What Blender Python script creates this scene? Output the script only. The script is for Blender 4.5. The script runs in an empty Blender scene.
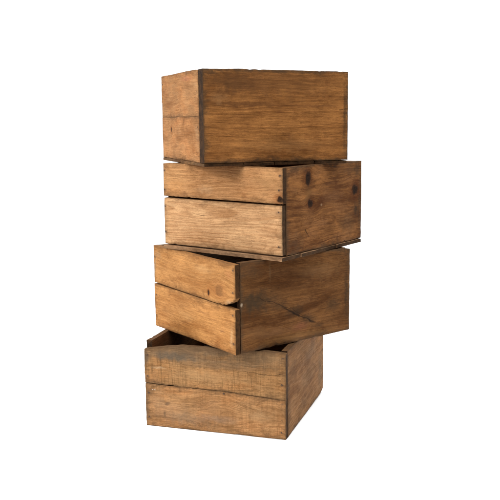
import bpy, math, random
from mathutils import Vector, noise, Matrix
C = bpy.context.scene.collection
SC = bpy.context.scene
R = math.radians

# ------------------------------------------------------------------ camera, light, exposure
CAM_Z = 0.97535
cd = bpy.data.cameras.new('camera'); cam = bpy.data.objects.new('camera', cd); C.objects.link(cam)
cam.location = (0, 0, CAM_Z)
cam.rotation_euler = (Matrix.Rotation(R(90) - 0.1522, 3, 'X') @ Matrix.Rotation(-0.0026, 3, 'Z')).to_euler()
cd.sensor_width = 36; cd.lens = 808.5 / 500 * 36
cd.shift_x = -(296.245 - 250) / 500; cd.shift_y = (242.824 - 250) / 500
cd.clip_end = 100
SC.camera = cam

w = bpy.data.worlds.new('World'); SC.world = w; w.use_nodes = True
nt = w.node_tree; bg = nt.nodes['Background']
tc = nt.nodes.new('ShaderNodeTexCoord'); sx = nt.nodes.new('ShaderNodeSeparateXYZ')
mr = nt.nodes.new('ShaderNodeMapRange'); mr.interpolation_type = 'SMOOTHSTEP'
nt.links.new(tc.outputs['Generated'], sx.inputs[0]); nt.links.new(sx.outputs['Y'], mr.inputs['Value'])
mr.inputs['From Min'].default_value = 0.1; mr.inputs['From Max'].default_value = 0.75
mr.inputs['To Min'].default_value = 0.15; mr.inputs['To Max'].default_value = 1.25      # dim room in front, white backdrop behind
mz = nt.nodes.new('ShaderNodeMapRange'); mz.interpolation_type = 'SMOOTHSTEP'            # overhead world glow, added to keep the table top pure white
nt.links.new(sx.outputs['Z'], mz.inputs['Value'])
mz.inputs['From Min'].default_value = 0.35; mz.inputs['From Max'].default_value = 0.85
mz.inputs['To Min'].default_value = 0.0; mz.inputs['To Max'].default_value = 3.5
ad = nt.nodes.new('ShaderNodeMath'); ad.operation = 'ADD'
nt.links.new(mr.outputs[0], ad.inputs[0]); nt.links.new(mz.outputs[0], ad.inputs[1])
nt.links.new(ad.outputs[0], bg.inputs['Strength']); bg.inputs['Color'].default_value = (1, 1, 1, 1)

def area(name, loc, target, size, power, col=(1, 1, 1)):
    l = bpy.data.lights.new(name, 'AREA'); l.shape = 'SQUARE'; l.size = size; l.energy = power; l.color = col
    o = bpy.data.objects.new(name, l); C.objects.link(o); o.location = loc
    o.rotation_euler = (Vector(target) - Vector(loc)).to_track_quat('-Z', 'Y').to_euler()
    return o
area('window_light', (-2.55, 0.95, 2.0), (-0.1, 2.65, 0.55), 1.0, 74, (1.0, 0.965, 0.92))

SC.render.engine = 'CYCLES'
SC.view_settings.view_transform = 'Standard'; SC.view_settings.look = 'None'
SC.view_settings.exposure = 0; SC.view_settings.gamma = 1

# ------------------------------------------------------------------ material helpers
class G:
    def __init__(s, name):
        s.m = bpy.data.materials.new(name); s.m.use_nodes = True
        s.t = s.m.node_tree; s.n = s.t.nodes; s.l = s.t.links
        s.b = s.n['Principled BSDF']
    def new(s, k): return s.n.new(k)
    def put(s, sock, v):
        if isinstance(v, bpy.types.NodeSocket): s.l.new(v, sock)
        elif isinstance(v, (tuple, list)) and len(v) == 3 and sock.type == 'RGBA': sock.default_value = (*v, 1)
        else: sock.default_value = v
    def math(s, op, a, b=0.0, c=0.0, clamp=False):
        n = s.new('ShaderNodeMath'); n.operation = op; n.use_clamp = clamp
        s.put(n.inputs[0], a); s.put(n.inputs[1], b)
        if op in ('MULTIPLY_ADD', 'SMOOTH_MIN', 'SMOOTH_MAX', 'WRAP'): s.put(n.inputs[2], c)
        return n.outputs[0]
    def add(s, a, b): return s.math('ADD', a, b)
    def sub(s, a, b): return s.math('SUBTRACT', a, b)
    def mul(s, a, b): return s.math('MULTIPLY', a, b)
    def smooth(s, v, a, b, lo=0.0, hi=1.0):
        n = s.new('ShaderNodeMapRange'); n.interpolation_type = 'SMOOTHSTEP'
        s.put(n.inputs['Value'], v)
        n.inputs['From Min'].default_value = a; n.inputs['From Max'].default_value = b
        n.inputs['To Min'].default_value = lo; n.inputs['To Max'].default_value = hi
        return n.outputs[0]
    def mix(s, f, a, b, mode='MIX'):
        n = s.new('ShaderNodeMix'); n.data_type = 'RGBA'; n.blend_type = mode; n.clamp_factor = True
        s.put(n.inputs[0], f); s.put(n.inputs[6], a); s.put(n.inputs[7], b)
        return n.outputs[2]
    def xyz(s, x, y, z):
        n = s.new('ShaderNodeCombineXYZ'); s.put(n.inputs[0], x); s.put(n.inputs[1], y); s.put(n.inputs[2], z)
        return n.outputs[0]
    def noise(s, vec, scale=1.0, detail=3.0, rough=0.5, W=0.0, dist=0.0):
        n = s.new('ShaderNodeTexNoise'); n.noise_dimensions = '4D'
        s.l.new(vec, n.inputs['Vector']); n.inputs['Scale'].default_value = scale
        n.inputs['Detail'].default_value = detail; n.inputs['Roughness'].default_value = rough
        n.inputs['W'].default_value = W; n.inputs['Distortion'].default_value = dist
        return n.outputs[0]

def wood(name, light, dark, seed=0, ring=210.0, ring_amt=0.5, centre=(0.10, -0.05), taper=0.06, knots=(), stains=(), cracks=(),
         saw=0.0, blotch=0.35, fibre=0.35, grime=0.4, rough=0.74, grey=0.0, speck=0.3, warm=None, axis=0, tone=1.0, clouds=0.5, sat=1.0, rust=(), grunge=0.42):
    """Sawn pine. Local coordinates are metres on the face: x along it, z up it, y into the board.
    knots (u, w, radius_u, radius_w, darkness); stains (u, w, ru, rw, strength, colour); cracks (u0, w0, u1, w1, half_width, strength)."""
    g = G(name)
    stains = list(stains) + [(u_ + .001, w_ - .001, .011, .007, .62, (.10, .06, .035)) for (u_, w_) in rust]
    light = (light[0] * 1.0, light[1] * .885, light[2] * .76); dark = (dark[0] * .92, dark[1] * .84, dark[2] * .74)
    light = (light[0], light[1] * (1 - .14 * (sat - 1) * 2), light[2] * (1 - .3 * (sat - 1) * 2))
    dark = (dark[0], dark[1] * (1 - .14 * (sat - 1) * 2), dark[2] * (1 - .3 * (sat - 1) * 2))
    light = tuple(c * tone for c in light); dark = tuple(c * tone for c in dark)
    if warm: warm = tuple(c * tone for c in warm)
    stains = [(*q[:5], tuple(c * tone for c in q[5]), *q[6:]) if max(q[5]) < .7 else q for q in stains]
    tcn = g.new('ShaderNodeTexCoord'); sp = g.new('ShaderNodeSeparateXYZ'); g.l.new(tcn.outputs['Object'], sp.inputs[0])
    X, Y, Z = sp.outputs
    sn = g.new('ShaderNodeSeparateXYZ'); g.l.new(tcn.outputs['Normal'], sn.inputs[0])
    if axis == 1:   # grain runs along y (bottom boards)
        GX, GY, GZ = Y, Z, X; endn = sn.outputs[1]
    else:
        GX, GY, GZ = X, Y, Z; endn = sn.outputs[0]
    S = seed * 7.31
    # slow wander of the grain
    wa = g.noise(g.xyz(g.mul(GX, 3.2), g.mul(GY, 9), g.mul(GZ, 9)), 1, 2, 0.5, S)
    wb = g.noise(g.xyz(g.mul(GX, 16), g.mul(GY, 30), g.mul(GZ, 40)), 1, 2, 0.5, S + 3)
    z = g.add(GZ, g.add(g.mul(g.sub(wa, 0.5), 0.040), g.mul(g.sub(wb, 0.5), 0.004)))
    kd = None
    for (ku, kw, ra, rb, kk) in knots:
        dx = g.mul(g.sub(GX, ku), 1 / (ra * 3.0)); dz = g.mul(g.sub(GZ, kw), 1 / (rb * 2.3))
        e = g.math('EXPONENT', g.mul(g.add(g.mul(dx, dx), g.mul(dz, dz)), -1.0))
        z = g.sub(z, g.mul(g.mul(g.sub(z, kw), e), 0.85))
    zz = g.sub(z, centre[0]); yy = g.add(g.sub(GY, centre[1]), g.mul(GX, taper))
    rad = g.math('SQRT', g.add(g.mul(zz, zz), g.mul(yy, yy)))
    rn = g.noise(g.xyz(g.mul(GX, 2), g.mul(GY, 14), g.mul(rad, 28)), 1, 2, 0.6, S + 5)
    ph = g.math('FRACT', g.add(g.mul(rad, ring), g.mul(rn, 3.0)))
    late = g.mul(g.smooth(ph, 0.25, 0.88), g.smooth(ph, 0.90, 1.0, 1.0, 0.0))
    rv = g.noise(g.xyz(g.mul(GX, 2.5), g.mul(GY, 9), g.mul(rad, 60)), 1, 2, 0.5, S + 9)
    late = g.mul(late, g.smooth(rv, 0.3, 0.7, 0.25, 1.15))
    # long fine fibres
    fv = g.xyz(g.mul(GX, 7), g.mul(GY, 260), g.mul(z, 330))
    f1 = g.noise(fv, 1, 4, 0.65, S + 11)
    f2 = g.noise(g.xyz(g.mul(GX, 26), g.mul(GY, 600), g.mul(z, 900)), 1, 3, 0.6, S + 13)
    bl = g.noise(g.xyz(g.mul(GX, 9), g.mul(GY, 12), g.mul(GZ, 18)), 1, 4, 0.6, S + 17)
    bl2 = g.noise(g.xyz(g.mul(GX, 34), g.mul(GY, 34), g.mul(GZ, 48)), 1, 4, 0.65, S + 19)
    col = g.mix(g.mul(late, ring_amt), light, dark)
    col = g.mix(g.mul(g.smooth(f1, 0.42, 0.72), fibre), col, tuple(c * 0.55 for c in dark))
    col = g.mix(g.mul(g.smooth(f2, 0.5, 0.8), fibre * 0.8), col, tuple(c * 0.6 for c in dark))
    if warm is None: warm = (light[0] * 1.05, light[1] * 0.78, light[2] * 0.55)
    col = g.mix(g.mul(g.smooth(bl, 0.42, 0.68), blotch), col, warm)
    col = g.mix(g.mul(g.smooth(bl, 0.56, 0.3), blotch * 0.8), col, tuple(c * 0.62 for c in dark))
    col = g.mix(g.mul(g.smooth(bl2, 0.52, 0.75), blotch * 0.7), col, tuple(c * 0.5 for c in dark))
    f3 = g.noise(g.xyz(g.mul(GX, 14), g.mul(GY, 500), g.mul(z, 620)), 1, 5, 0.75, S + 59)
    col = g.mix(g.mul(g.smooth(f3, 0.50, 0.57), min(.8, fibre * .85)), col, (dark[0] * .5, dark[1] * .42, dark[2] * .35))
    col = g.mix(g.mul(g.smooth(f3, 0.47, 0.40), fibre * .6), col, (min(.8, light[0] * 1.3), min(.8, light[1] * 1.3), min(.8, light[2] * 1.3)))
    gr = g.noise(g.xyz(g.mul(GX, 300), g.mul(GY, 300), g.mul(GZ, 420)), 1, 3, 0.8, S + 67)
    col = g.mix(g.mul(g.smooth(gr, 0.53, 0.62), .36), col, (dark[0] * .45, dark[1] * .38, dark[2] * .3))
    # broad uneven patina: sun-bleached and oiled-looking areas following the grain
    cl = g.noise(g.xyz(g.mul(GX, 4.5), g.mul(GY, 10), g.mul(z, 15)), 1, 5, 0.62, S + 53, .6)
    col = g.mix(g.mul(g.smooth(cl, 0.48, 0.68), min(.85, clouds * 1.35)), col, (dark[0] * .72, dark[1] * .62, dark[2] * .5))
    col = g.mix(g.mul(g.smooth(cl, 0.47, 0.30), min(.8, clouds * 1.1)), col, (min(.8, light[0] * 1.22), min(.8, light[1] * 1.22), min(.8, light[2] * 1.2)))
    st_ = g.noise(g.xyz(g.mul(GX, 3.0), g.mul(GY, 30), g.mul(z, 75)), 1, 4, 0.7, S + 57)
    col = g.mix(g.mul(g.smooth(st_, 0.55, 0.75), clouds * .8), col, (dark[0] * .6, dark[1] * .5, dark[2] * .42))
    # ground-in dirt: ragged clouds with fine broken edges
    gg = g.noise(g.xyz(g.mul(GX, 14), g.mul(GY, 22), g.mul(GZ, 24)), 1, 8, 0.72, S + 71, .8)
    col = g.mix(g.mul(g.smooth(gg, 0.47, 0.66), grunge), col, (dark[0] * .55, dark[1] * .46, dark[2] * .38))
    gs = g.noise(g.xyz(g.mul(g.add(GX, g.mul(GZ, .5)), 60), g.mul(GY, 60), g.mul(GZ, 170)), 1, 5, 0.75, S + 73)
    col = g.mix(g.mul(g.smooth(gs, 0.56, 0.66), grunge * .9), col, (dark[0] * .45, dark[1] * .36, dark[2] * .3))
    po = g.noise(g.xyz(g.mul(GX, 75), g.mul(GY, 700), g.mul(z, 800)), 1, 3, 0.7, S + 79)
    col = g.mix(g.mul(g.smooth(po, 0.60, 0.67), .16 + min(.35, fibre * .6)), col, (dark[0] * .30, dark[1] * .24, dark[2] * .2))
    ch_ = g.noise(g.xyz(g.mul(GX, 160), g.mul(GY, 160), g.mul(GZ, 230)), 1, 5, 0.85, S + 83)
    col = g.mix(g.mul(g.smooth(ch_, 0.60, 0.65), .45), col, (dark[0] * .25, dark[1] * .2, dark[2] * .16))
    # pale scuffs and dark flecks
    sc = g.noise(g.xyz(g.mul(GX, 60), g.mul(GY, 60), g.mul(GZ, 210)), 1, 3, 0.7, S + 23)
    col = g.mix(g.mul(g.smooth(sc, 0.64, 0.8), speck), col, (light[0] * 1.35, light[1] * 1.4, light[2] * 1.5))
    sd = g.noise(g.xyz(g.mul(GX, 90), g.mul(GY, 90), g.mul(GZ, 300)), 1, 2, 0.6, S + 29)
    col = g.mix(g.mul(g.smooth(sd, 0.68, 0.76), speck * 1.6), col, tuple(c * 0.25 for c in dark))
    sawh = None
    if saw > 0:
        sv = g.noise(g.xyz(g.mul(g.add(GX, g.mul(GZ, 0.03)), 420), g.mul(GY, 9), g.mul(GZ, 11)), 1, 2, 0.6, S + 31)
        sv2 = g.noise(g.xyz(g.mul(GX, 130), g.mul(GY, 9), g.mul(GZ, 7)), 1, 2, 0.5, S + 33)
        pt = g.smooth(g.noise(g.xyz(g.mul(GX, 9), g.mul(GY, 9), g.mul(GZ, 26)), 1, 3, 0.6, S + 35), 0.34, 0.56, 0.25, 1.0)
        sawh = g.mul(g.mul(g.smooth(g.add(g.mul(sv, 0.6), g.mul(sv2, 0.4)), 0.50, 0.62), saw), pt)
        col = g.mix(sawh, col, tuple(c * 0.5 for c in dark))
        sl = g.smooth(g.add(g.mul(sv, 0.6), g.mul(sv2, 0.4)), 0.47, 0.36)
        col = g.mix(g.mul(sl, saw * 0.3), col, (light[0] * 1.3, light[1] * 1.32, light[2] * 1.35))
    wob = g.noise(g.xyz(g.mul(GX, 45), g.mul(GY, 45), g.mul(GZ, 45)), 1, 4, 0.65, S + 37)
    wob2 = g.noise(g.xyz(g.mul(GX, 45), g.mul(GY, 45), g.mul(GZ, 45)), 1, 4, 0.65, S + 41)
    for st in stains:
        (su, sw, ru, rw, k, sc_) = st[:6]; hard = st[6] if len(st) > 6 else 0.0
        amp = min(ru, rw) * 1.1
        dx = g.mul(g.add(g.sub(GX, su), g.mul(g.sub(wob, 0.5), amp * 2)), 1 / ru)
        dz = g.mul(g.add(g.sub(GZ, sw), g.mul(g.sub(wob2, 0.5), amp * 2)), 1 / rw)
        d = g.math('SQRT', g.add(g.mul(dx, dx), g.mul(dz, dz)))
        col = g.mix(g.mul(g.smooth(d, hard, 1.0, 1.0, 0.0), k), col, sc_)
    hgt = g.add(g.mul(late, 0.25), g.mul(f1, 0.6)); hgt = g.add(hgt, g.mul(f2, 0.3)); hgt = g.sub(hgt, g.mul(g.smooth(f3, .5, .57), .5)); hgt = g.sub(hgt, g.mul(g.smooth(po, .6, .66), .7)); hgt = g.sub(hgt, g.mul(g.smooth(ch_, .6, .65), .5)); hgt = g.add(hgt, g.mul(gr, .25))
    if sawh is not None: hgt = g.sub(hgt, g.mul(sawh, 0.8))
    for (ku, kw, ra, rb, kk) in knots:
        amp = min(ra, rb) * 0.85
        dx = g.mul(g.add(g.sub(GX, ku), g.mul(g.sub(wob, 0.5), amp * 2)), 1 / ra)
        dz = g.mul(g.add(g.sub(GZ, kw), g.mul(g.sub(wob2, 0.5), amp * 2)), 1 / rb)
        d = g.math('SQRT', g.add(g.mul(dx, dx), g.mul(dz, dz)))
        halo = g.smooth(d, 0.7, 2.6, 1.0, 0.0)
        col = g.mix(g.mul(halo, 0.6 * kk), col, (dark[0] * 0.7, dark[1] * 0.48, dark[2] * 0.35))
        body = g.smooth(d, 0.55, 1.15, 1.0, 0.0)
        rg = g.math('FRACT', g.add(g.mul(d, 3.2), wob))
        kc = g.mix(g.smooth(rg, 0.3, 1.0), (0.030, 0.014, 0.007), (0.008, 0.0045, 0.003))
        col = g.mix(g.mul(body, kk), col, kc)
        hgt = g.sub(hgt, g.mul(g.mul(g.smooth(d, 0.8, 1.0, 0, 1), g.smooth(d, 1.0, 1.2, 1, 0)), 1.2 * kk))
    for (u0, w0, u1, w1, hw, k) in cracks:
        L = math.hypot(u1 - u0, w1 - w0); cx, cz = (u1 - u0) / L, (w1 - w0) / L
        ax = g.add(g.mul(g.sub(GX, u0), cx), g.mul(g.sub(GZ, w0), cz))
        az = g.add(g.add(g.mul(g.sub(GX, u0), -cz), g.mul(g.sub(GZ, w0), cx)), g.add(g.mul(g.sub(wob, 0.5), 0.010), g.mul(g.sub(g.noise(g.xyz(g.mul(GX, 14), g.mul(GY, 4), g.mul(GZ, 14)), 1, 2, .5, S + 61), .5), 0.03)))
        along = g.mul(g.smooth(ax, 0, L * .12), g.smooth(ax, L * .8, L, 1, 0))
        dd = g.mul(g.math('ABSOLUTE', az), g.mul(g.smooth(wob2, .3, .7, 2.2, .7), 1 / hw))
        c_ = g.mul(g.smooth(dd, 0.4, 1.0, 1, 0), g.mul(along, k))
        col = g.mix(c_, col, (0.012, 0.007, 0.004)); hgt = g.sub(hgt, g.mul(c_, 1.2))
    if grey > 0:
        gn = g.noise(g.xyz(g.mul(GX, 12), g.mul(GY, 20), g.mul(GZ, 60)), 1, 3, 0.6, S + 43)
        col = g.mix(g.mul(g.smooth(gn, 0.35, 0.65), grey), col, (0.30, 0.25, 0.20))
    # handling dirt on worn arrises (mesh attribute, 1 at the very rim of a board)
    at = g.new('ShaderNodeAttribute'); at.attribute_name = 'rim'
    dn = g.noise(g.xyz(g.mul(GX, 50), g.mul(GY, 50), g.mul(GZ, 50)), 1, 3, 0.7, S + 47)
    dirt = g.mul(g.smooth(g.add(at.outputs['Fac'], g.mul(g.sub(dn, 0.5), 1.3)), 0.55, 1.15), grime)
    col = g.mix(dirt, col, (0.06, 0.035, 0.018))
    at2 = g.new('ShaderNodeAttribute'); at2.attribute_name = 'edge'
    dirt2 = g.mul(g.smooth(g.add(at2.outputs['Fac'], g.mul(g.sub(gg, 0.5), 2.6)), 0.45, 1.25), grime)
    col = g.mix(dirt2, col, (0.085, 0.048, 0.024))
    # end grain is open and holds dirt
    eg = g.smooth(g.math('ABSOLUTE', endn), 0.75, 0.95)
    col = g.mix(g.mul(eg, 0.86), col, g.mix(g.smooth(dn, .4, .62), (0.014, 0.007, 0.0035), (0.055, 0.025, 0.010)))
    g.l.new(col, g.b.inputs['Base Color'])
    g.l.new(g.smooth(f1, 0.2, 0.8, rough - 0.08, rough + 0.12), g.b.inputs['Roughness'])
    g.b.inputs['Specular IOR Level'].default_value = 0.07
    bp = g.new('ShaderNodeBump'); bp.inputs['Strength'].default_value = 0.75; bp.inputs['Distance'].default_value = 0.0012
    g.l.new(hgt, bp.inputs['Height']); g.l.new(bp.outputs[0], g.b.inputs['Normal'])
    return g.m

# ------------------------------------------------------------------ mesh helpers
def poly_at(pl, u):
    if not isinstance(pl, (list, tuple)): return pl
    if u <= pl[0][0]: return pl[0][1]
    for a, b in zip(pl, pl[1:]):
        if u <= b[0]: return a[1] + (b[1] - a[1]) * (u - a[0]) / (b[0] - a[0])
    return pl[-1][1]

def fbm(x, y, z): return noise.fractal(Vector((x, y, z)), 1.0, 2.0, 4)

def board(name, mat, parent, origin, rotz, u0, u1, w0, w1, t, seed=0, y0=0.0, rough=0.0008, bow=0.0, warp=0.0012, worn=0.0014, chips=0, flat=False, rot_extra=None):
    """A board whose outer face is local y = y0 (facing -y), spanning u0..u1 and w0..w1 (numbers, or polylines over u)."""
    rnd = random.Random(seed * 101 + 7)
    Lu = u1 - u0
    nx = max(14, int(Lu / 0.006)); nz = max(6, int((poly_at(w1, u0) - poly_at(w0, u0)) / 0.008))
    if flat: nz = 8
    ew = 0.0022
    ss = [0, ew / Lu] + [ew / Lu + (1 - 2 * ew / Lu) * i / nx for i in range(1, nx)] + [1 - ew / Lu, 1]
    ch = []
    for _ in range(chips):
        ch.append((rnd.uniform(u0, u1), rnd.choice((0, 1)), rnd.uniform(.003, .012), rnd.uniform(.0008, .003)))
    W_ = abs(poly_at(w1, (u0 + u1) / 2) - poly_at(w0, (u0 + u1) / 2))
    e2 = min(0.3, ew / W_)
    ts = [0, e2] + [e2 + (1 - 2 * e2) * i / nz for i in range(1, nz)] + [1 - e2, 1]
    NS, NT = len(ss), len(ts)
    verts, rim, edg = [], [], []
    def pos(s, t_, side):
        u = u0 + s * Lu
        sd = seed * 3.7 + side * 0.35
        a = poly_at(w0, u) + rough * fbm(u * 11, sd, 1.3) + rough * 0.35 * fbm(u * 120, sd, 2.3)
        b = poly_at(w1, u) + rough * fbm(u * 11, sd, 5.1) + rough * 0.35 * fbm(u * 120, sd, 6.3)
        for (cu, cs, cw, cdp) in ch:
            k = max(0, 1 - abs(u - cu) / cw) * cdp * (1 if side == 0 else .4)
            if cs: b -= k
            else: a += k
        w_ = a + (b - a) * t_
        if s < .5: u += rough * 0.9 * fbm(w_ * 70, sd, 9.1) * (1 - s * 2) ** 8
        else: u += rough * 0.9 * fbm(w_ * 70, sd, 12.1) * (s * 2 - 1) ** 8
        y = y0 + bow * math.sin(math.pi * s) + warp * fbm(u * 5, w_ * 9, seed * 1.9) * 0.8
        return u, y, w_
    idx = {}
    for side in (0, 1):
        for i, s in enumerate(ss):
            for j, t_ in enumerate(ts):
                u, y, w_ = pos(s, t_, side)
                edge = (i in (0, NS - 1)) or (j in (0, NT - 1))
                d = 0.0
                if edge: d = worn * (0.45 + 0.9 * abs(fbm(u * 40, w_ * 40, seed + 20 + side)))
                yy = y + d if side == 0 else y + t - d
                idx[(side, i, j)] = len(verts); verts.append((u, yy, w_))
                dd = min(s * Lu, (1 - s) * Lu, t_ * W_, (1 - t_) * W_)
                rim.append(max(0.0, 1 - dd / 0.012)); edg.append(max(0.0, 1 - dd / 0.035))
    faces = []
    for i in range(NS - 1):
        for j in range(NT - 1):
            a, b, c, d = idx[(0, i, j)], idx[(0, i + 1, j)], idx[(0, i + 1, j + 1)], idx[(0, i, j + 1)]
            faces.append((a, b, c, d))
            a, b, c, d = idx[(1, i, j)], idx[(1, i, j + 1)], idx[(1, i + 1, j + 1)], idx[(1, i + 1, j)]
            faces.append((a, b, c, d))
    for i in range(NS - 1):
        faces.append((idx[(0, i + 1, 0)], idx[(0, i, 0)], idx[(1, i, 0)], idx[(1, i + 1, 0)]))
        j = NT - 1; faces.append((idx[(0, i, j)], idx[(0, i + 1, j)], idx[(1, i + 1, j)], idx[(1, i, j)]))
    for j in range(NT - 1):
        faces.append((idx[(0, 0, j)], idx[(0, 0, j + 1)], idx[(1, 0, j + 1)], idx[(1, 0, j)]))
        i = NS - 1; faces.append((idx[(0, i, j + 1)], idx[(0, i, j)], idx[(1, i, j)], idx[(1, i, j + 1)]))
    me = bpy.data.meshes.new(name); me.from_pydata(verts, [], faces); me.update()
    at = me.attributes.new('rim', 'FLOAT', 'POINT'); at.data.foreach_set('value', rim)
    at = me.attributes.new('edge', 'FLOAT', 'POINT'); at.data.foreach_set('value', edg)
    me.materials.append(mat)
    for p in me.polygons: p.use_smooth = True
    me.set_sharp_from_angle(angle=R(50))
    o = bpy.data.objects.new(name, me); C.objects.link(o)
    o.parent = parent; o.location = origin; o.rotation_euler = (0, 0, rotz)
    return o

def nail(parent, mat, u, w_, y=0.0, r=0.0027, seed=0, sink=0.0008):
    """A hammered nail head in the parent board's own coordinates."""
    rnd = random.Random(seed * 13 + int(u * 1e4))
    n = 12; vs, fs = [], []
    prof = [(1.0, 0.0015), (1.0, -0.0006), (0.82, -0.0013), (0.4, -0.0012)]
    for (k, yy) in prof:
        for i in range(n):
            a = 2 * math.pi * i / n; rr = r * k * (1 + 0.09 * math.sin(a * 2 + seed) + rnd.uniform(-.05, .05))
            vs.append((u + rr * math.cos(a), y + yy + sink, w_ + rr * math.sin(a)))
    for q in range(len(prof) - 1):
        for i in range(n):
            a, b = q * n + i, q * n + (i + 1) % n
            fs.append((a, b, b + n, a + n))
    fs.append(tuple((len(prof) - 1) * n + i for i in range(n)))
    me = bpy.data.meshes.new('nail'); me.from_pydata(vs, [], fs); me.materials.append(mat); me.update()
    for p in me.polygons: p.use_smooth = True
    o = bpy.data.objects.new('nail', me); C.objects.link(o); o.parent = parent
    return o

gn = G('rusty_iron')
tcn = gn.new('ShaderNodeTexCoord')
rn_ = gn.noise(tcn.outputs['Object'], 700, 3, .6, 2)
gn.l.new(gn.mix(gn.smooth(rn_, .35, .65), (0.028, 0.022, 0.018), (0.10, 0.045, 0.02)), gn.b.inputs['Base Color'])
gn.b.inputs['Roughness'].default_value = .7; gn.b.inputs['Metallic'].default_value = .35
IRON = gn.m

# ------------------------------------------------------------------ the surface: a round white photographer's table top
def white_surface():
    g = G('white_sweep'); tc_ = g.new('ShaderNodeTexCoord')
    nn = g.noise(tc_.outputs['Object'], 60, 3, .5, 1)
    g.l.new(g.mix(nn, (.86, .86, .86), (.9, .9, .9)), g.b.inputs['Base Color']); g.b.inputs['Roughness'].default_value = .8
    n = 96; Rr = 1.3; vs, fs = [], []
    for (r_, z_) in ((Rr, -0.03), (Rr, -0.004), (Rr - .004, -0.0004)):
        for i in range(n):
            a = 2 * math.pi * i / n; vs.append((-0.13 + r_ * math.cos(a), 2.68 + r_ * math.sin(a), z_))
    for q in range(2):
        for i in range(n):
            a, b = q * n + i, q * n + (i + 1) % n; fs.append((a, b, b + n, a + n))
    fs.append(tuple(2 * n + i for i in range(n))); fs.append(tuple(reversed(range(n))))
    me = bpy.data.meshes.new('ground'); me.from_pydata(vs, [], fs); me.materials.append(g.m); me.update()
    o = bpy.data.objects.new('ground', me); C.objects.link(o); o['kind'] = 'structure'
    return o
white_surface()

# ------------------------------------------------------------------ crates
# A = length of the face seen on the left, B = length of the face seen on the right, both from the near corner
def crate_root(x, y, yaw, zb, A, B, label):
    o = bpy.data.objects.new('wooden_crate', None); C.objects.link(o)
    cx = x + B / 2 * math.cos(yaw) - A / 2 * math.sin(yaw); cy = y + B / 2 * math.sin(yaw) + A / 2 * math.cos(yaw)
    o.location = (cx, cy, zb); o.rotation_euler = (0, 0, yaw); o.empty_display_size = .1
    o['label'] = label; o['category'] = 'crate'; o['group'] = 'old wooden crates in the leaning stack'
    return o
def frames(A, B):
    return {'L': ((-B / 2, A / 2, 0), R(-90)), 'R': ((-B / 2, -A / 2, 0), 0.0),
            'BL': ((B / 2, -A / 2, 0), R(90)), 'BR': ((B / 2, A / 2, 0), R(180))}
TS = 0.018      # board thickness

def bottoms(root, mat, A, B, z1, seed, widths, over_l=0.002, over_r=0.002, z0=0.0):
    """Bottom boards: grain runs along local y, long edge under the left face, ends under the right face."""
    rnd = random.Random(seed)
    x = -B / 2 - over_l; tot = sum(widths); k = (B + over_l + 0.001) / (tot)
    for i, wd in enumerate(widths):
        gap = rnd.uniform(.002, .005)
        xa, xb = x, x + wd * k - gap; x += wd * k
        ya = -A / 2 - over_r - rnd.uniform(-.0015, .0025); yb = A / 2 + rnd.uniform(-.002, .002)
        # build lying: board() makes u along x, w along z, thickness y; here remapped by building verts then turning the mesh
        o = board('bottom_board', mat, root, (0, 0, 0), 0, ya, yb, xa, xb, z1 - z0 - rnd.uniform(0, .0012), seed=seed + i, rough=.0011, worn=.0012, warp=.0, flat=True, chips=5)
        me = o.data
        for v in me.vertices:
            u, yy, ww = v.co; v.co = (ww, u, z0 + yy)
        me.flip_normals() if False else None
        me.update()

H = [0, .2833, .2789, .2791, .2781]
Z4 = 0.0; Z3 = Z4 + H[4]; Z2 = Z3 + H[3]; Z1 = Z2 + H[2]
hid = wood('hidden_side_wood', (.42, .25, .12), (.22, .11, .045), seed=50, blotch=.5)
inner = wood('crate_floor_wood', (.36, .22, .11), (.20, .10, .045), seed=61, axis=1, grime=.7, blotch=.5)
DK = (.05, .028, .014)

# ---- top crate: thick sides on the right, thin planks filling the left end
A, B = .4655, .4735
c = crate_root(-.269, 2.3796, .4183, Z1, A, B, 'topmost crate of the stack, broad dark brown side on the right, narrow tan side left')
F = frames(A, B); TE = .042
m = wood('tan_end_plank_upper', (.52, .30, .145), (.40, .20, .085), seed=1, tone=.84, ring=150, ring_amt=.45, centre=(.22, -.03), taper=.05, blotch=.45, fibre=.11,
         stains=[(.30, .262, .10, .012, .35, (.55, .2, .12)), (.16, .22, .03, .03, .3, (.33, .17, .07)), (.40, .24, .05, .05, .3, (.56, .33, .15))])
b = board('slat', m, c, *F['L'], -.0005, A - TE - .002, .1459, [(0, .282), (.39, .2845), (.41, .283)], TS, seed=1, rough=.0009, chips=3)
for (u, w_) in ((.408, .268), (.405, .22), (.012, .255)): nail(b, IRON, u, w_, seed=3)
m = wood('tan_end_plank_lower', (.56, .32, .155), (.42, .21, .085), seed=2, tone=.84, ring=170, ring_amt=.45, centre=(.05, -.03), taper=-.04, blotch=.45, fibre=.11,
         knots=[(.112, .104, .008, .010, .8)], stains=[(.13, .12, .05, .03, .45, (.36, .15, .05)), (.16, .07, .02, .03, .3, (.38, .17, .06)), (.33, .05, .03, .05, .35, (.40, .18, .06)), (.40, .1, .03, .04, .25, (.6, .4, .22))])
b = board('slat', m, c, *F['L'], -.0005, A - TE - .003, .0105, .1455, TS, seed=2, rough=.0009, chips=3)
for (u, w_) in ((.405, .04), (.402, .115)): nail(b, IRON, u, w_, seed=5, r=.0024)
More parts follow.
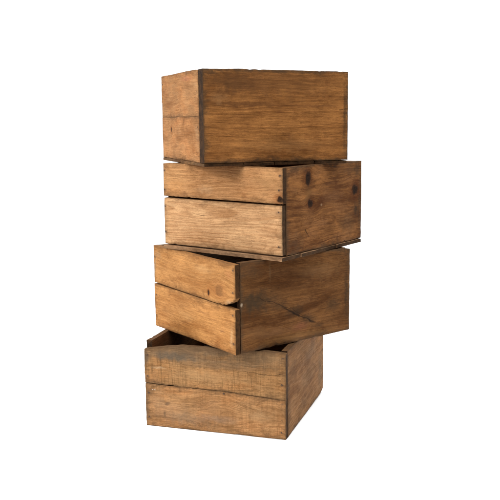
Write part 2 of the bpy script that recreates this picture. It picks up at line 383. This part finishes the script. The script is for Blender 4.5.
m = wood('dark_wide_board', (.40, .205, .075), (.19, .085, .029), seed=3, ring=95, ring_amt=.6, centre=(.02, -.10), taper=.02, blotch=.6, fibre=.34, grime=.85, speck=.12, clouds=.45, tone=1.12, grunge=.3, sat=1.25, warm=(.42, .18, .052),
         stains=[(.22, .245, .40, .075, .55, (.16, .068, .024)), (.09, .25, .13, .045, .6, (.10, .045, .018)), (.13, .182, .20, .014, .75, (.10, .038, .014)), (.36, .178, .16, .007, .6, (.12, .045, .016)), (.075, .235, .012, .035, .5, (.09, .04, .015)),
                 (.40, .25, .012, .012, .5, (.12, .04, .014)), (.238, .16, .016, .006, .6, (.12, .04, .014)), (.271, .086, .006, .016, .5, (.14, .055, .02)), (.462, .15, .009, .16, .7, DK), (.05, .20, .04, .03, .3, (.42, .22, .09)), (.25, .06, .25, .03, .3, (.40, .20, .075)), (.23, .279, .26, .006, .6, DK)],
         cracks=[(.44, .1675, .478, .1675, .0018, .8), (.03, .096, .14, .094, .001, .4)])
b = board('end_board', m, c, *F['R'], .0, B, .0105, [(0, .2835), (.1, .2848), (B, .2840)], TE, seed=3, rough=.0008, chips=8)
board('end_board', hid, c, *F['BR'], .0, B - TS - .001, .0125, .149, TE, seed=6)
board('end_board', hid, c, *F['BR'], .0, B - TS - .001, .150, .2805, TE, seed=5)
board('cleat', hid, c, *F['BR'], .0, B - .002, .195, .279, .0065, seed=205, y0=-.0075, rough=.0016, chips=5)
board('slat', hid, c, *F['BL'], TE + .002, A - TE - .002, .0125, .1455, TS, seed=7)
board('slat', hid, c, *F['BL'], TE + .002, A - TE - .002, .1465, .281, TS, seed=8)
m = wood('top_crate_floor', (.40, .24, .11), (.24, .12, .05), seed=9, axis=1, grime=.6, blotch=.5)
bottoms(c, m, A, B, .0100, 90, (.11, .09, .12, .10), over_l=.0005, over_r=-.0005)

def four_slats(c, F, A, B, mh):
    """far slats and far end of a crate whose left face carries the slats"""
    board('slat', mh, c, *F['BL'], .0212, A, .014, .155, TS, seed=31, chips=4)
    board('slat', mh, c, *F['BL'], .0212, A, .158, .2765, TS, seed=32, chips=4)

# ---- second crate
A, B = .4695, .468
c = crate_root(-.0396, 2.3553, .9785, Z2, A, B, 'second crate from the top, pale slats with a straight gap, dark knots on its end')
F = frames(A, B)
m = wood('pale_slat_upper', (.60, .345, .17), (.44, .225, .095), seed=11, tone=.87, rust=[(.004, .255), (.003, .193)], ring=120, ring_amt=.65, centre=(.23, -.012), taper=.035, blotch=.35, fibre=.18, warm=(.58, .33, .14),
         knots=[(.4600, .184, .013, .011, 1.0)], stains=[(.42, .235, .09, .05, .45, (.40, .22, .09)), (.05, .2, .05, .04, .4, (.55, .26, .09)), (.17, .20, .06, .02, .3, (.66, .43, .24)), (.461, .255, .012, .010, .7, (.10, .05, .03)), (.457, .21, .012, .008, .6, (.14, .08, .05))])
b = board('slat', m, c, *F['L'], 0, A, [(0, .1725), (.25, .1715), (A, .1705)], [(0, .277), (.012, .2785), (A, .2765)], TS, seed=11, rough=.0008, chips=3)
for (u, w_) in ((.004, .255), (.003, .193), (.4605, .254), (.456, .211)): nail(b, IRON, u, w_, seed=8)
m = wood('pale_slat_lower', (.66, .435, .25), (.46, .255, .125), seed=12, speck=.15,  rust=[(.004, .139), (.004, .056)], grunge=.36, tone=.97, clouds=.35, ring=105, ring_amt=.85, centre=(.135, -.022), taper=.045, blotch=.28, fibre=.13, warm=(.62, .38, .19),
         stains=[(.36, .12, .09, .025, .3, (.48, .28, .14)), (.03, .1, .03, .05, .3, (.5, .27, .12)), (.457, .145, .02, .006, .5, (.2, .13, .09)), (.4555, .043, .010, .007, .6, (.12, .07, .04))],
         cracks=[(.115, .1225, .185, .1195, .0012, .6)])
b = board('slat', m, c, *F['L'], .001, A - .0015, [(0, .0165), (A, .0175)], [(0, .1665), (A, .1655)], TS, seed=12, y0=-.0008, rough=.0008, chips=3)
for (u, w_) in ((.004, .139), (.004, .056), (.456, .146), (.4555, .043)): nail(b, IRON, u, w_, y=-.0008, seed=9)
m = wood('knotty_end_board', (.32, .175, .075), (.12, .052, .019), seed=13, ring=85, ring_amt=.85, centre=(.15, -.05), taper=.02, blotch=.6, fibre=.42, tone=.98, sat=1.5, clouds=.65, grime=.8, speck=.2, warm=(.29, .13, .05),
         knots=[(.137, .238, .018, .026, 1.0), (.149, .161, .014, .015, 1.0), (.424, .184, .022, .019, 1.0)],
         stains=[(.127, .262, .012, .015, .6, DK), (.14, .20, .03, .07, .35, (.28, .16, .06)), (.432, .118, .026, .035, .85, (.035, .022, .012)), (.44, .25, .03, .03, .6, DK), (.40, .25, .12, .02, .35, (.09, .055, .03)), (.214, .15, .008, .006, .6, (.42, .27, .15)),
                 (.38, .08, .10, .05, .45, (.10, .055, .025)), (.06, .05, .08, .04, .5, (.10, .055, .027)), (.27, .215, .09, .008, .5, (.11, .04, .016)), (.28, .13, .08, .006, .4, (.13, .05, .02)), (.28, .17, .10, .03, .25, (.33, .16, .07)), (.453, .13, .012, .14, .6, DK)],
         cracks=[(.12, .085, .14, .055, .003, .7), (.22, .262, .38, .268, .001, .5), (.15, .03, .36, .05, .001, .3)])
b = board('end_board', m, c, *F['R'], TS + .0006, B, [(0, .0135), (B, .0145)], [(0, .2775), (.3, .2780), (B, .2770)], .02, seed=13, rough=.0009, chips=5)
for (u, w_) in ((.03, .02), (.2, .019), (.36, .019)): nail(b, IRON, u, w_, seed=10, r=.0024)
board('end_board', hid, c, *F['BR'], TS + .001, B - TS - .001, .0135, .277, .02, seed=14)
four_slats(c, F, A, B, hid)
m = wood('grey_floor_boards', (.50, .33, .20), (.32, .19, .11), seed=15, axis=1, grime=.35, grey=.12, blotch=.3)
bottoms(c, m, A, B, .0128, 120, (.10, .085, .12, .07, .09), over_l=.005, over_r=.001)

# ---- third crate
A, B = .4700, .4635
c = crate_root(-.1797, 2.3264, .6943, Z3, A, B, 'third crate down, orange slats with a chipped corner gap and a cracked dark end')
F = frames(A, B)
m = wood('orange_slat_upper', (.56, .31, .125), (.43, .205, .07), seed=21, tone=.88, rust=[(.460, .257), (.458, .190), (.008, .24)], ring=95, ring_amt=.6, centre=(.19, -.02), taper=.03, blotch=.4, fibre=.15, warm=(.55, .27, .09),
         knots=[(.385, .185, .024, .018, .38), (.329, .170, .006, .009, .95)],
         stains=[(.385, .185, .045, .035, .4, (.40, .18, .065)), (.03, .25, .03, .02, .4, (.36, .24, .13)), (.06, .21, .03, .02, .35, (.36, .17, .06)), (.44, .24, .03, .02, .35, (.48, .19, .08)), (.44, .155, .03, .012, .45, (.64, .45, .27)), (.30, .24, .08, .02, .3, (.62, .38, .17)), (.01, .22, .008, .06, .5, (.30, .2, .11))],
         cracks=[(.01, .266, .25, .262, .001, .3)])
b = board('slat', m, c, *F['L'], 0, A, [(0, .1525), (.2, .148), (.400, .1435), (.412, .1475), (.420, .1465), (.434, .1535), (.441, .1520), (.449, .1615), (.456, .160), (A, .174)], [(0, .2785), (.2, .2775), (A, .2745)], TS, seed=21, rough=.0009, chips=3)
for (u, w_) in ((.460, .257), (.458, .190), (.008, .24)): nail(b, IRON, u, w_, seed=12, r=.0024)
m = wood('orange_slat_lower', (.55, .30, .12), (.40, .185, .06), seed=22, tone=.90, rust=[(.457, .121), (.459, .035), (.010, .11)], ring=120, ring_amt=.45, centre=(.0, -.04), taper=.03, blotch=.45, fibre=.18, warm=(.56, .27, .085),
         stains=[(.29, .10, .06, .006, .5, (.28, .12, .045)), (.36, .09, .04, .004, .5, (.25, .1, .04)), (.401, .061, .02, .006, .6, (.22, .1, .05)), (.42, .045, .03, .03, .3, (.40, .17, .05)), (.2, .07, .07, .02, .3, (.62, .35, .14)), (.45, .05, .012, .05, .4, (.62, .42, .22))],
         cracks=[(.04, .13, .12, .128, .001, .4), (.22, .115, .31, .10, .0012, .4), (.30, .03, .44, .022, .001, .35)])
b = board('slat', m, c, *F['L'], 0, A - .001, [(0, .0015), (A, .002)], [(0, .1475), (.41, .1415), (A, .1395)], TS, seed=22, y0=-.0006, rough=.0009, chips=4)
for (u, w_) in ((.457, .121), (.459, .035), (.010, .11), (.010, .04)): nail(b, IRON, u, w_, y=-.0006, seed=13, r=.0024)
m = wood('darkest_end_board', (.225, .12, .05), (.125, .06, .022), seed=23, ring=85, ring_amt=.5, centre=(.33, -.06), taper=.03, tone=.84, sat=1.35, clouds=.6, blotch=.5, fibre=.35, grime=.8, speck=.15, warm=(.21, .095, .037),
         stains=[(.07, .152, .14, .05, .9, (.065, .038, .019)), (.05, .16, .08, .03, .5, (.06, .036, .018)), (.17, .128, .05, .022, .55, (.05, .03, .016)), (.23, .10, .05, .026, .7, (.05, .03, .016)), (.285, .066, .05, .024, .7, (.05, .03, .016)), (.33, .04, .03, .012, .5, (.05, .03, .016)), (.24, .02, .22, .018, .4, (.34, .17, .06)), (.06, .25, .06, .03, .5, (.09, .05, .025)), (.08, .06, .08, .02, .3, (.3, .15, .06)), (.36, .22, .09, .04, .3, (.30, .15, .055)), (.248, .049, .05, .02, .5, (.28, .10, .05)), (.389, .1, .05, .03, .55, (.06, .035, .018)), (.448, .13, .014, .14, .75, DK), (.14, .045, .12, .018, .4, (.24, .115, .05)), (.3, .22, .1, .03, .3, (.22, .115, .05)), (.13, .24, .006, .05, .3, (.26, .15, .07)),
                 (.0225, .151, .005, .009, .9, (.50, .38, .26), .5)],
         cracks=[(.075, .168, .225, .104, .0018, .6), (.17, .125, .33, .040, .0040, .7), (.20, .120, .29, .066, .0020, .5)])
b = board('end_board', m, c, *F['R'], TS + .0006, B, [(0, .003), (B, .002)], [(0, .2780), (.44, .2775), (B, .2745)], .02, seed=23, rough=.0009, chips=5)
m2 = wood('third_crate_end', (.34, .26, .18), (.22, .14, .08), seed=24, grey=.5)
board('end_board', m2, c, *F['BR'], TS + .001, B - TS - .001, .003, .278, .02, seed=24)
four_slats(c, F, A, B, hid)
bottoms(c, inner, A, B, .0105, 150, (.12, .09, .10, .12), over_l=-TS - .001, over_r=-.021, z0=.001)

# ---- bottom crate
A, B = .4712, .4704
c = crate_root(-.032, 2.3620, 1.2952, Z4, A, B, 'bottom crate of the stack, weathered rough slats stained grey along the top edge')
F = frames(A, B)
GY_ = (.13, .10, .07)
m = wood('weathered_slat_upper', (.46, .28, .135), (.29, .16, .07), seed=41, tone=.78, rust=[(.462, .258), (.458, .175), (.012, .235), (.010, .165)], ring=110, ring_amt=.45, centre=(.10, -.03), taper=.02, saw=.62, blotch=.45, fibre=.12, grime=.6, speck=.5,
         stains=[(.22, .268, .42, .042, .8, (.17, .11, .062), .2), (.10, .238, .15, .024, .85, GY_, .08), (.03, .10, .05, .10, .35, (.20, .14, .09)), (.25, .215, .26, .012, .45, (.2, .13, .075)), (.26, .228, .20, .014, .5, (.17, .12, .075)), (.38, .24, .12, .035, .55, (.24, .155, .085)), (.008, .225, .014, .035, .7, (.11, .085, .06)), (.40, .225, .12, .006, .4, (.13, .09, .05)),
                 (.2, .180, .24, .022, .35, (.58, .35, .16)), (.05, .195, .04, .006, .5, (.62, .42, .24))],
         cracks=[(.33, .2035, .475, .205, .0016, .75), (.02, .19, .15, .187, .0012, .35)])
b = board('slat', m, c, *F['L'], 0, A, [(0, .1415), (.27, .1375), (A, .1255)], [(0, .2535), (.02, .257), (.06, .2635), (.127, .2725), (.3, .2745), (.40, .2755), (A, .2725)], TS, seed=41, rough=.0011, chips=6, warp=.002)
for (u, w_) in ((.462, .258), (.458, .175), (.012, .235), (.010, .165)): nail(b, IRON, u, w_, seed=15, r=.0026)
m = wood('weathered_slat_lower', (.50, .30, .15), (.33, .18, .08), seed=42, tone=.80, rust=[(.459, .115), (.456, .0225), (.012, .03), (.012, .11)], ring=80, ring_amt=.5, centre=(.07, -.03), taper=.03, saw=.36, blotch=.45, fibre=.22, grime=.6, speck=.45,
         knots=[(.257, .066, .030, .026, .12)],
         stains=[(.215, .075, .075, .05, .5, (.30, .16, .075)), (.14, .035, .16, .03, .5, (.22, .16, .105)), (.04, .08, .05, .06, .4, (.22, .15, .09)), (.253, .066, .022, .03, .4, (.40, .20, .08)), (.275, .075, .014, .045, .5, (.27, .13, .05)), (.076, .079, .014, .010, .85, (.09, .05, .03)), (.066, .046, .007, .018, .8, (.09, .05, .03)), (.25, .045, .10, .016, .35, (.26, .19, .14)), (.10, .06, .10, .04, .4, (.36, .22, .12)),
                 (.026, .121, .003, .0026, .95, (.62, .56, .48), .3), (.034, .1215, .003, .0022, .95, (.62, .56, .48), .3), (.39, .07, .07, .03, .3, (.60, .38, .19)), (.40, .085, .04, .004, .5, (.3, .15, .06)), (.269, .13, .006, .005, .7, (.12, .06, .03)), (.006, .06, .010, .08, .6, (.13, .085, .05))],
         cracks=[(.32, .096, .44, .082, .0012, .35), (.05, .03, .25, .028, .001, .35)])
b = board('slat', m, c, *F['L'], .0015, A - .001, [(0, .0005), (A, .0005)], [(0, .1405), (.27, .1365), (A, .1245)], TS, seed=42, y0=-.0007, rough=.0011, chips=6, warp=.0015)
for (u, w_) in ((.459, .115), (.458, .062), (.456, .0225), (.269, .130), (.012, .03), (.012, .11)): nail(b, IRON, u, w_, y=-.0007, seed=16, r=.0026)
m = wood('mottled_end_board', (.40, .235, .115), (.27, .15, .068), seed=43, ring=110, ring_amt=.6, centre=(.12, -.06), taper=.05, tone=.68, sat=1.3, clouds=.5, grunge=.6, warm=(.42, .23, .10), blotch=.5, fibre=.3, grime=.7, speck=.35,
         stains=[(.07, .2, .07, .05, .4, (.15, .08, .035)), (.25, .12, .12, .05, .35, (.20, .12, .06)), (.42, .1, .04, .1, .5, (.16, .11, .06)), (.2, .05, .12, .03, .4, (.14, .08, .04)), (.3, .2, .12, .04, .3, (.38, .24, .14)), (.035, .1, .02, .10, .4, (.15, .08, .04))])
b = board('end_board', m, c, *F['R'], TS + .0006, B, [(0, .001), (.40, .003), (.45, .006), (B, .012)], .2775, .02, seed=43, rough=.0009, chips=3)
m = wood('dark_far_end_board', (.20, .115, .06), (.12, .06, .028), seed=44, blotch=.5, grime=.5)
board('end_board', m, c, *F['BR'], TS + .001, B - TS - .001, .005, .2775, .020, seed=44, chips=3)
board('slat', hid, c, *F['BL'], .0212, A, .005, .140, TS, seed=31, chips=4)
board('slat', hid, c, *F['BL'], .0212, A, .142, .272, TS, seed=32, chips=4)
bottoms(c, inner, A, B, .0045 + .006, 180, (.12, .10, .11, .12), over_l=-TS - .001, over_r=-.021, z0=.001)
